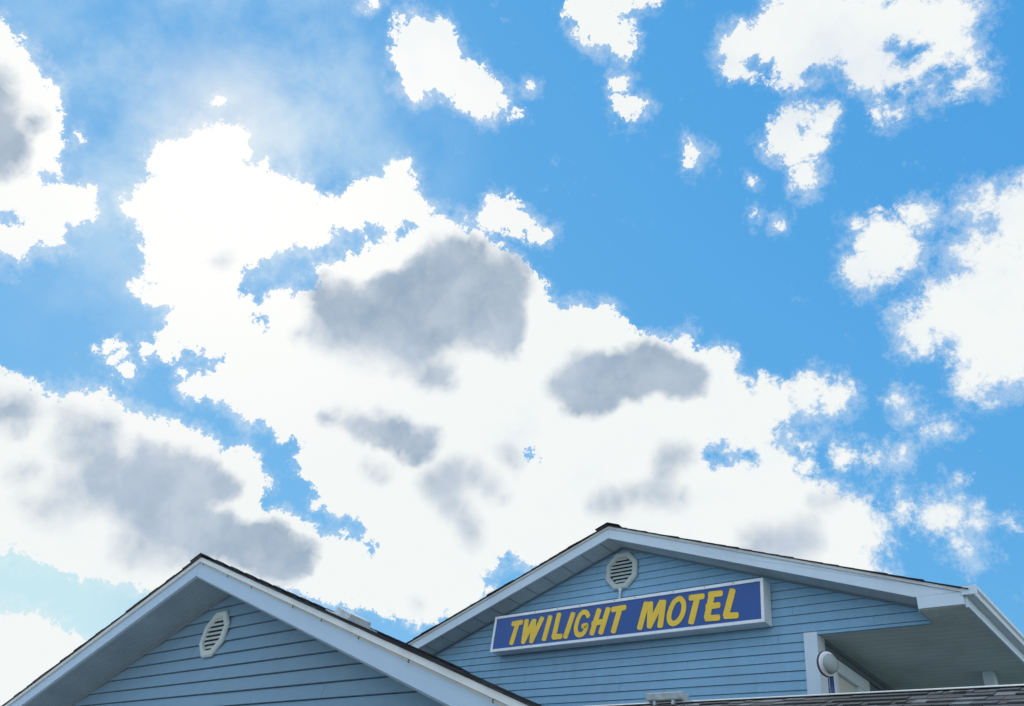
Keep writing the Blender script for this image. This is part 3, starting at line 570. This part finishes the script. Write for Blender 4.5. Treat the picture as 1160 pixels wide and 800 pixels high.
'H': [(-0.7439,0.2915,0.6014,0.0258),(-0.7663,0.2734,0.5814,0.02),(-0.7018,0.3191,0.6369,0.0159),(-0.6841,0.3306,0.6502,0.0159),(-0.0768,0.6079,0.7903,0.0121),(-0.1042,0.6072,0.7877,0.0122),(-0.7204,0.3092,0.6208,0.013),(-0.5903,0.3926,0.7053,0.0127),(-0.6679,0.3394,0.6624,0.0126),(-0.7953,0.4875,0.3603,0.0112),(-0.7738,0.2693,0.5733,0.0157),(-0.4327,0.7492,0.5015,0.0098),(-0.1279,0.5995,0.7901,0.0107),(-0.5795,0.4165,0.7005,0.0088),(-0.1289,0.8316,0.5402,0.0087),(-0.176,0.5481,0.8177,0.0084),(-0.2297,0.5098,0.829,0.009),(-0.0998,0.5763,0.8111,0.0087),(-0.1473,0.8281,0.5409,0.0082),(-0.739,0.2947,0.6058,0.0256),(-0.4099,0.7619,0.5016,0.0087),(-0.7856,0.5001,0.3643,0.0093),(-0.0877,0.6088,0.7885,0.0122),(-0.1885,0.5446,0.8173,0.0084),(-0.2392,0.5012,0.8316,0.0085),(-0.4013,0.7665,0.5015,0.0087),(-0.5848,0.4015,0.7049,0.0114),(-0.1111,0.6069,0.7869,0.0123),(-0.425,0.7554,0.4987,0.0087),(-0.7433,0.3064,0.5947,0.0158),(-0.7563,0.2737,0.5942,0.0157),(-0.7981,0.4798,0.3645,0.0092),(-0.6603,0.3448,0.6672,0.0093),(-0.6921,0.3208,0.6466,0.0159),(-0.5958,0.3837,0.7055,0.0088),(-0.1053,0.5738,0.8122,0.0082),(-0.4311,0.7463,0.5072,0.0087),(-0.7751,0.2816,0.5656,0.0087),(-0.1725,0.7883,0.5907,0.0065),(-0.6377,0.3667,0.6774,0.0061),(-0.815,0.0501,0.5773,0.0064),(-0.8513,0.0276,0.5239,0.0056),(-0.4384,0.7459,0.5014,0.0087),(-0.7736,0.5303,0.3468,0.006),(-0.8484,0.0352,0.5282,0.0056),(-0.6165,0.6221,0.4827,0.0061),(-0.1322,0.5948,0.7929,0.0083),(-0.8181,0.0383,0.5738,0.0057),(-0.7824,0.2983,0.5467,0.0067),(-0.2212,0.5792,0.7846,0.0058),(-0.1385,0.8307,0.5393,0.0087),(-0.1097,0.5634,0.8189,0.0057),(-0.7122,0.3129,0.6284,0.013),(-0.7811,0.307,0.5438,0.0068),(-0.0672,0.6092,0.7902,0.0081),(-0.7747,0.5253,0.352,0.006),(-0.1793,0.7879,0.5891,0.0058),(-0.0957,0.5753,0.8123,0.0087),(-0.2284,0.5136,0.8271,0.009),(-0.1268,0.8339,0.5371,0.0087),(-0.7812,0.2652,0.5652,0.0086),(-0.6434,0.3639,0.6735,0.0061),(-0.6026,0.3768,0.7035,0.0061),(-0.6333,0.3715,0.6789,0.0061)],
'G': [(-0.6122,0.4726,0.6339,0.0663),(-0.6857,0.4293,0.5877,0.062),(-0.8851,0.3161,0.3415,0.0533),(-0.7278,0.37,0.5773,0.043),(-0.5482,0.6189,0.5626,0.0338),(-0.9076,0.2501,0.3373,0.0359),(-0.9066,0.2066,0.3679,0.0288),(-0.4735,0.6608,0.5823,0.032),(-0.8881,0.3367,0.3128,0.0407),(-0.6301,0.4178,0.6546,0.0354),(-0.8383,0.4406,0.321,0.0256),(-0.5198,0.6355,0.571,0.0288),(-0.6733,0.494,0.5501,0.0255),(-0.9183,0.1411,0.3699,0.0227),(-0.8114,-0.0233,0.5841,0.0224),(-0.7108,0.5177,0.4761,0.0224),(-0.9194,0.2249,0.3228,0.0271),(-0.8684,0.3751,0.3242,0.0245),(-0.7933,-0.0447,0.6072,0.0201),(-0.4505,0.6804,0.578,0.0253),(-0.9024,0.3195,0.2892,0.0273),(-0.8249,-0.014,0.5651,0.0202),(-0.73,0.489,0.4774,0.0221),(-0.6042,0.5148,0.6082,0.0351),(-0.8271,0.4612,0.3213,0.0238),(-0.8888,0.3012,0.3455,0.0522),(-0.8547,0.4068,0.3224,0.0185),(-0.7472,0.4638,0.4761,0.0187),(-0.9295,0.2188,0.2968,0.0195),(-0.9205,0.1191,0.3722,0.0199),(-0.8557,0.3621,0.3697,0.0182),(-0.5727,0.4886,0.6583,0.032),(-0.7037,0.4057,0.5833,0.0557),(-0.6835,0.4496,0.5751,0.0513),(-0.7526,0.3538,0.5554,0.0208),(-0.7261,0.3561,0.5882,0.0351),(-0.4882,0.6532,0.5788,0.0321),(-0.9033,0.2146,0.3715,0.0279),(-0.6355,0.4676,0.6144,0.0549),(-0.5706,0.5987,0.5622,0.0189),(-0.9272,0.1924,0.3214,0.0132),(-0.8508,0.4172,0.3195,0.0225),(-0.873,0.329,0.3601,0.0367),(-0.8039,-0.0322,0.5938,0.0232),(-0.8638,0.383,0.3272,0.0245),(-0.7724,0.424,0.4728,0.0121),(-0.5446,0.6192,0.5656,0.0355),(-0.795,-0.0058,0.6065,0.0107),(-0.7544,0.4523,0.4757,0.0154),(-0.8857,0.2715,0.3766,0.018),(-0.7596,0.4432,0.476,0.0154),(-0.7854,-0.0644,0.6156,0.0105),(-0.9051,0.1937,0.3785,0.0177),(-0.6239,0.4552,0.6352,0.0644),(-0.9246,0.1227,0.3608,0.0173),(-0.7311,0.3754,0.5697,0.0391),(-0.6791,0.4852,0.5508,0.0291),(-0.9304,0.1804,0.3192,0.0108),(-0.7223,0.5002,0.4776,0.0221),(-0.9083,0.3048,0.2866,0.0178),(-0.4412,0.6907,0.573,0.0187),(-0.9358,0.1987,0.2911,0.0107),(-0.9081,0.246,0.3388,0.0378),(-0.7754,0.4174,0.4738,0.0121),(-0.4551,0.6752,0.5805,0.0286),(-0.849,0.3781,0.3691,0.0118),(-0.7881,-0.0543,0.6131,0.0171),(-0.8945,0.2218,0.3881,0.0147),(-0.5908,0.481,0.6478,0.0486),(-0.8182,-0.0186,0.5747,0.0233),(-0.4705,0.6558,0.5904,0.0256),(-0.6001,0.5268,0.6019,0.0256),(-0.8917,0.3274,0.3124,0.0462),(-0.8267,-0.008,0.5625,0.0172),(-0.5439,0.6245,0.5605,0.032),(-0.4815,0.6484,0.5897,0.0254),(-0.7073,0.5309,0.4668,0.0116),(-0.4318,0.6875,0.5838,0.0115),(-0.8811,0.35,0.318,0.0364),(-0.7619,0.3411,0.5507,0.0115),(-0.7686,0.4291,0.4745,0.0121),(-0.8349,0.4535,0.3119,0.0183),(-0.8584,0.4029,0.3176,0.0182),(-0.7312,0.3363,0.5935,0.0186),(-0.9079,0.2194,0.3571,0.0301),(-0.9249,0.2281,0.3042,0.0176),(-0.7397,0.4752,0.4764,0.0191),(-0.6995,0.4106,0.5849,0.0586),(-0.6134,0.4804,0.6269,0.0622),(-0.8446,0.429,0.3203,0.0247),(-0.9206,0.1066,0.3757,0.0112),(-0.708,0.5255,0.4718,0.0188),(-0.9321,0.2148,0.2917,0.0175),(-0.9203,0.154,0.3597,0.0108),(-0.8287,-0.013,0.5596,0.0172),(-0.7254,0.3888,0.568,0.0378),(-0.878,0.3169,0.3586,0.0406),(-0.9121,0.147,0.3827,0.0108),(-0.5367,0.6253,0.5666,0.035)],
'F': [(-0.6948,0.5682,0.4408,0.0275),(-0.3886,0.8243,0.4118,0.0273),(-0.9026,0.2131,0.3742,0.0226),(-0.4186,0.8123,0.4062,0.0242),(-0.502,0.7329,0.4592,0.0237),(-0.6909,0.604,0.3973,0.0225),(-0.4757,0.7253,0.4976,0.0184),(-0.6642,0.6044,0.4401,0.0182),(-0.5454,0.7107,0.4443,0.0181),(-0.6983,0.5831,0.4151,0.0225),(-0.3728,0.8288,0.4173,0.024),(-0.5259,0.7224,0.4489,0.0181),(-0.6773,0.5814,0.4508,0.0204),(-0.7037,0.5655,0.4302,0.0268),(-0.4914,0.7268,0.4798,0.0181),(-0.6371,0.6062,0.4761,0.015),(-0.9048,0.1979,0.3772,0.0172),(-0.6879,0.6124,0.3895,0.0209),(-0.4673,0.7305,0.4979,0.0181),(-0.9007,0.2142,0.378,0.0235),(-0.6541,0.6196,0.4338,0.0136),(-0.7597,0.4826,0.4357,0.011),(-0.57,0.6946,0.4388,0.0115),(-0.4812,0.7496,0.4545,0.0109),(-0.755,0.493,0.4323,0.011),(-0.4312,0.8086,0.4003,0.0177),(-0.7113,0.5533,0.4335,0.0182),(-0.4821,0.7233,0.4944,0.0214),(-0.4065,0.8169,0.4091,0.0261),(-0.5588,0.7011,0.443,0.0135),(-0.3699,0.8301,0.4172,0.024),(-0.6344,0.615,0.4684,0.0111),(-0.6372,0.5996,0.4842,0.0111),(-0.4282,0.8028,0.415,0.0145),(-0.8918,0.2213,0.3946,0.0105),(-0.9095,0.2126,0.3573,0.0109),(-0.3349,0.826,0.4534,0.008),(-0.7418,0.5999,0.2998,0.0081),(-0.7826,0.2223,0.5816,0.0081),(-0.3495,0.8195,0.4542,0.008),(-0.674,0.5888,0.4461,0.0204),(-0.5116,0.7302,0.4528,0.0214),(-0.7502,0.5033,0.4289,0.0082),(-0.3254,0.8285,0.4557,0.008),(-0.6875,0.5671,0.4536,0.0182),(-0.7457,0.5941,0.3016,0.0081),(-0.6909,0.5964,0.4086,0.0182),(-0.4978,0.7391,0.4537,0.018),(-0.3544,0.8282,0.4341,0.008),(-0.5601,0.7038,0.4371,0.011),(-0.5252,0.7211,0.4518,0.0181),(-0.3437,0.8221,0.4539,0.008),(-0.7781,0.2256,0.5862,0.0081),(-0.9065,0.1868,0.3787,0.0104)]}
wd = bpy.data.worlds.new('World'); scene.world = wd; wd.use_nodes = True
nt = wd.node_tree; nt.nodes.clear(); N = nt.nodes; K = nt.links; ROOT = nt
def link(a, b): K.new(a, b)
def inp(n, i, v):
    if v is None: return
    if isinstance(v, (int, float)): n.inputs[i].default_value = v
    elif isinstance(v, (tuple, list)): n.inputs[i].default_value = v
    else: K.new(v, n.inputs[i])
def mth(op, a, b=None, c=None, clamp=False):
    n = N.new('ShaderNodeMath'); n.operation = op; n.use_clamp = clamp
    inp(n, 0, a); inp(n, 1, b); inp(n, 2, c); return n.outputs[0]
def vm(op, a, b=None, c=None):
    n = N.new('ShaderNodeVectorMath'); n.operation = op
    inp(n, 0, a); inp(n, 1, b); inp(n, 2, c)
    return n.outputs['Value'] if op in ('DISTANCE', 'LENGTH', 'DOT_PRODUCT') else n.outputs[0]
def nz(vec, scale, detail=4, rough=.6, color=False, w=None):
    n = N.new('ShaderNodeTexNoise'); n.inputs['Scale'].default_value = scale; n.inputs['Detail'].default_value = detail
    n.inputs['Roughness'].default_value = rough; K.new(vec, n.inputs['Vector'])
    return n.outputs['Color'] if color else n.outputs['Fac']
def sstep(v, lo, hi):
    n = N.new('ShaderNodeMapRange'); n.interpolation_type = 'SMOOTHSTEP'; inp(n, 'Value', v)
    inp(n, 'From Min', lo); inp(n, 'From Max', hi); return n.outputs['Result']
def mixc(f, a, b):
    n = N.new('ShaderNodeMix'); n.data_type = 'RGBA'; inp(n, 0, f)
    inp(n, 6, a if not isinstance(a, tuple) else (*a, 1)); inp(n, 7, b if not isinstance(b, tuple) else (*b, 1)); return n.outputs[2]
tc = N.new('ShaderNodeTexCoord'); D0 = vm('NORMALIZE', tc.outputs['Generated'])
def warp(vec, scale, amp, detail=2):
    c = nz(vec, scale, detail, .6, True)
    return vm('MULTIPLY_ADD', vm('SUBTRACT', c, (.5, .5, .5)), (amp, amp, amp), vec)
W1 = warp(warp(D0, 18, .012, 2), 70, .011, 4)
W2 = warp(warp(D0, 12, .022, 3), 38, .013, 3)
FW = Vector((-.60103133, .54307348, .58637236)); E1 = Vector((.7379517, .65882065, .14622802)); E2 = Vector((.30690165, -.5206021, .79673385))
sky = N.new('ShaderNodeTexSky'); sky.sky_type = 'NISHITA'; sky.sun_disc = False
sky.sun_elevation = math.asin(SUN.z); sky.sun_rotation = math.atan2(SUN.x, SUN.y) % (2*math.pi)
sky.altitude = 300; sky.air_density = 1.0; sky.dust_density = .1; sky.ozone_density = 1.2
EXP = .25; S = 1/.1/2**EXP
sc_ = N.new('ShaderNodeSeparateColor'); link(sky.outputs['Color'], sc_.inputs[0])
cc_ = N.new('ShaderNodeCombineColor')
for i_, (t_, g_, k_) in enumerate(((.092, .8, .553), (.162, .32, .548), (.172, .12, .821))):   # phone camera compresses the sky's range
    link(mth('MULTIPLY', mth('POWER', mth('MULTIPLY', sc_.outputs[i_], t_), g_), k_*S), cc_.inputs[i_])
air0 = cc_.outputs[0]
fib = nz(D0, 62, 9, .76)
tone = nz(W2, 7, 4, .6); pale = nz(vm('ADD', W2, (3.1, 1.7, .4)), 5.5, 5, .58)
n16 = nz(W2, 16, 4, .58)
# crisp, fully opaque clouds near the sun; thinner, softer and see-through ones away from it
soft = sstep(vm('DISTANCE', D0, tuple(SUN)), .48, 1.0)
a_lo = mth('MULTIPLY_ADD', soft, -.010, -.0010); a_hi = mth('MULTIPLY_ADD', soft, .018, .0016)
ds = vm('DISTANCE', W2, tuple(SUN))
veil = mth('MULTIPLY', sstep(ds, .34, .05), sstep(nz(warp(D0, 4, .08, 2), 9, 5, .6), .28, .72))
low = sstep(vm('DISTANCE', W2, (-.949, .242, .203)), .26, .05)
air1 = mixc(mth('MULTIPLY', veil, .85, clamp=True), air0, (.66*S, .82*S, .92*S))
glow = mth('MULTIPLY', sstep(vm('DISTANCE', W2, (-.705, .143, .695)), .12, .02), .55)
air1 = mixc(glow, air1, (.88*S, .92*S, .93*S))
air1 = mixc(mth('MULTIPLY', low, .95, clamp=True), air1, (.60*S, .83*S, .89*S))
wisp = mth('MULTIPLY', sstep(nz(W1, 26, 6, .72), .60, .82), .35)
air1 = mixc(wisp, air1, (.70*S, .82*S, .93*S))
wid = mth('MULTIPLY_ADD', sstep(pale, .38, .62), .028, .008)
gcol = mixc(sstep(tone, .35, .65), (.325*S, .43*S, .555*S), (.46*S, .55*S, .67*S))
wcol = mixc(mth('MULTIPLY', mth('MULTIPLY', sstep(n16, .5, .75), .35), soft), (.905*S, .935*S, .93*S), (.70*S, .80*S, .92*S))
wcol = mixc(mth('MULTIPLY', sstep(pale, .53, .72), .42), wcol, (.66*S, .76*S, .86*S))
wcol = mixc(sstep(vm('DISTANCE', W2, tuple(SUN)), .45, .05), wcol, (1.02*S, 1.02*S, 1.*S))
def union(vec, circles, k):
    acc = None
    for i, (x, y, z, r) in enumerate(circles):
        if i and i % 6 == 0:              # negligible offset: makes the renderer finish one batch before the next
            cx = N.new('ShaderNodeCombineXYZ'); K.new(acc, cx.inputs[0]); vec = vm('MULTIPLY_ADD', cx.outputs[0], (1e-7, 1e-7, 1e-7), vec)
        d = mth('SUBTRACT', r, vm('DISTANCE', vec, (x, y, z)))
        acc = d if acc is None else (mth('SMOOTH_MAX', acc, d, k) if k else mth('MAXIMUM', acc, d))
    return acc if acc is not None else -.2
def background(colr):
    b = N.new('ShaderNodeBackground'); b.inputs['Strength'].default_value = .1; K.new(colr, b.inputs['Color']); return b.outputs[0]
NLEAF = 0
def leaf(C):
    """one cell of the charted sky as its own node group"""
    global N, K, NLEAF
    NLEAF += 1
    g = bpy.data.node_groups.new('sky_cell', 'ShaderNodeTree')
    names = ['W1', 'W2', 'fib', 'n16', 'soft', 'a_lo', 'a_hi', 'wid', 'air', 'white', 'grey']
    vals = [W1, W2, fib, n16, soft, a_lo, a_hi, wid, air1, wcol, gcol]
    for nm in names:
        g.interface.new_socket(nm, in_out='INPUT', socket_type='NodeSocketVector' if nm in ('W1', 'W2') else 'NodeSocketColor' if nm in ('air', 'white', 'grey') else 'NodeSocketFloat')
    g.interface.new_socket('sky', in_out='OUTPUT', socket_type='NodeSocketShader')
    N, K = g.nodes, g.links
    gi = N.new('NodeGroupInput'); go = N.new('NodeGroupOutput'); I = {nm: gi.outputs[nm] for nm in names}
    dC = union(I['W1'], C['C'], 0)
    if C['H']: dC = mth('MINIMUM', dC, mth('MULTIPLY', union(I['W1'], C['H'], 0), -1.))
    amp = mth('MULTIPLY_ADD', I['soft'], .022, .058)
    f2 = mth('MULTIPLY_ADD', mth('SUBTRACT', I['fib'], .485), amp, dC)
    halo = mth('MULTIPLY', sstep(mth('MULTIPLY_ADD', mth('SUBTRACT', I['n16'], .5), .055, f2), -.017, .010), .36)
    alpha = mth('MAXIMUM', sstep(f2, I['a_lo'], I['a_hi']), halo)
    cl = I['white']
    if C['G'] or C['F']:
        dG = mth('MULTIPLY_ADD', mth('SUBTRACT', I['n16'], .5), .040, union(I['W2'], C['G'], .018))
        gf = mth('MULTIPLY', sstep(dG, -.008, I['wid']), mth('MULTIPLY_ADD', sstep(I['n16'], .35, .7), .22, .78))
        if C['F']:
            dF = mth('MULTIPLY_ADD', mth('SUBTRACT', I['n16'], .5), .03, union(I['W2'], C['F'], .01))
            gf = mth('MAXIMUM', gf, mth('MULTIPLY', sstep(dF, -.010, .024), .75))
        cl = mixc(gf, cl, I['grey'])
    K.new(background(mixc(alpha, I['air'], cl)), go.inputs[0])
    N, K = ROOT.nodes, ROOT.links
    gn_ = N.new('ShaderNodeGroup'); gn_.node_tree = g
    for nm, v in zip(names, vals): K.new(v, gn_.inputs[nm])
    return gn_.outputs[0]
def tree(C, a0, a1, b0, b1, depth):
    """split the charted sky into cells so that each ray evaluates only the clouds near it"""
    if depth == 0: return leaf(C)
    hor = depth in (6, 5, 3, 1)
    ang = lambda c, ax: math.atan2(c[0]*ax.x+c[1]*ax.y+c[2]*ax.z, c[0]*FW.x+c[1]*FW.y+c[2]*FW.z)
    ax = E1 if hor else E2
    vals = sorted(ang(c, ax) for c in C['C']+C['G'])
    m = vals[len(vals)//2] if vals else 0.
    mg = {'C': .055, 'H': .055, 'G': .075, 'F': .05}
    lo = {k: [c for c in v if ang(c, ax)-1.25*c[3] < m+mg[k]] for k, v in C.items()}
    hi = {k: [c for c in v if ang(c, ax)+1.25*c[3] > m-mg[k]] for k, v in C.items()}
    n = ax*math.cos(m)-FW*math.sin(m)
    sel = mth('GREATER_THAN', vm('DOT_PRODUCT', D0, tuple(n)), 0.)
    mx = N.new('ShaderNodeMixShader'); link(sel, mx.inputs[0])
    link(tree(lo, a0, a1, b0, b1, depth-1), mx.inputs[1]); link(tree(hi, a0, a1, b0, b1, depth-1), mx.inputs[2])
    return mx.outputs[0]
charted = tree({k: [tuple(c) for c in v] for k, v in SKY.items()}, 0, 0, 0, 0, 5)
# the rest of the sky: unseen scattered cumulus, radiance raised to brighten the walls
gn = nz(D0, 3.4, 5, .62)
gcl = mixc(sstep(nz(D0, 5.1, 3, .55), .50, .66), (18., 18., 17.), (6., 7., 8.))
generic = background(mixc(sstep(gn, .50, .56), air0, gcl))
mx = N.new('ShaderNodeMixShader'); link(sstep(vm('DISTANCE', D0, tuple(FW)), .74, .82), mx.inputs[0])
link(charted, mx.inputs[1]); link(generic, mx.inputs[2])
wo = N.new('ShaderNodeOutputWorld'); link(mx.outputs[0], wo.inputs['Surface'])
wd.cycles.sampling_method = 'MANUAL'; wd.cycles.sample_map_resolution = 512

# sun behind the cloud edge at the upper left
sl_ = bpy.data.lights.new('sun', 'SUN'); sl_.energy = 2.4; sl_.angle = R(.6); sl_.color = (1, .95, .86)
so = bpy.data.objects.new('sun', sl_); col.objects.link(so); so.rotation_euler = SUN.to_track_quat('Z', 'Y').to_euler(); so.location = (-20, 4, 25)

# ================================================================== CAMERA
cam = bpy.data.cameras.new('camera'); cam.sensor_width = 36; cam.lens = 36*899/1160; cam.clip_start = .05; cam.clip_end = 5000
co = bpy.data.objects.new('camera', cam); col.objects.link(co)
right = Vector((.7379517, .65882065, .14622802)); up = Vector((.30690165, -.5206021, .79673385)); fwd = Vector((-.60103133, .54307348, .58637236))
co.matrix_world = Matrix.Translation((0, 0, E)) @ Matrix((right, up, -fwd)).transposed().to_4x4()
scene.camera = co
scene.render.engine = 'CYCLES'
vs = scene.view_settings; vs.view_transform = 'Standard'; vs.look = 'None'; vs.exposure = EXP; vs.gamma = 1.; vs.use_curve_mapping = False
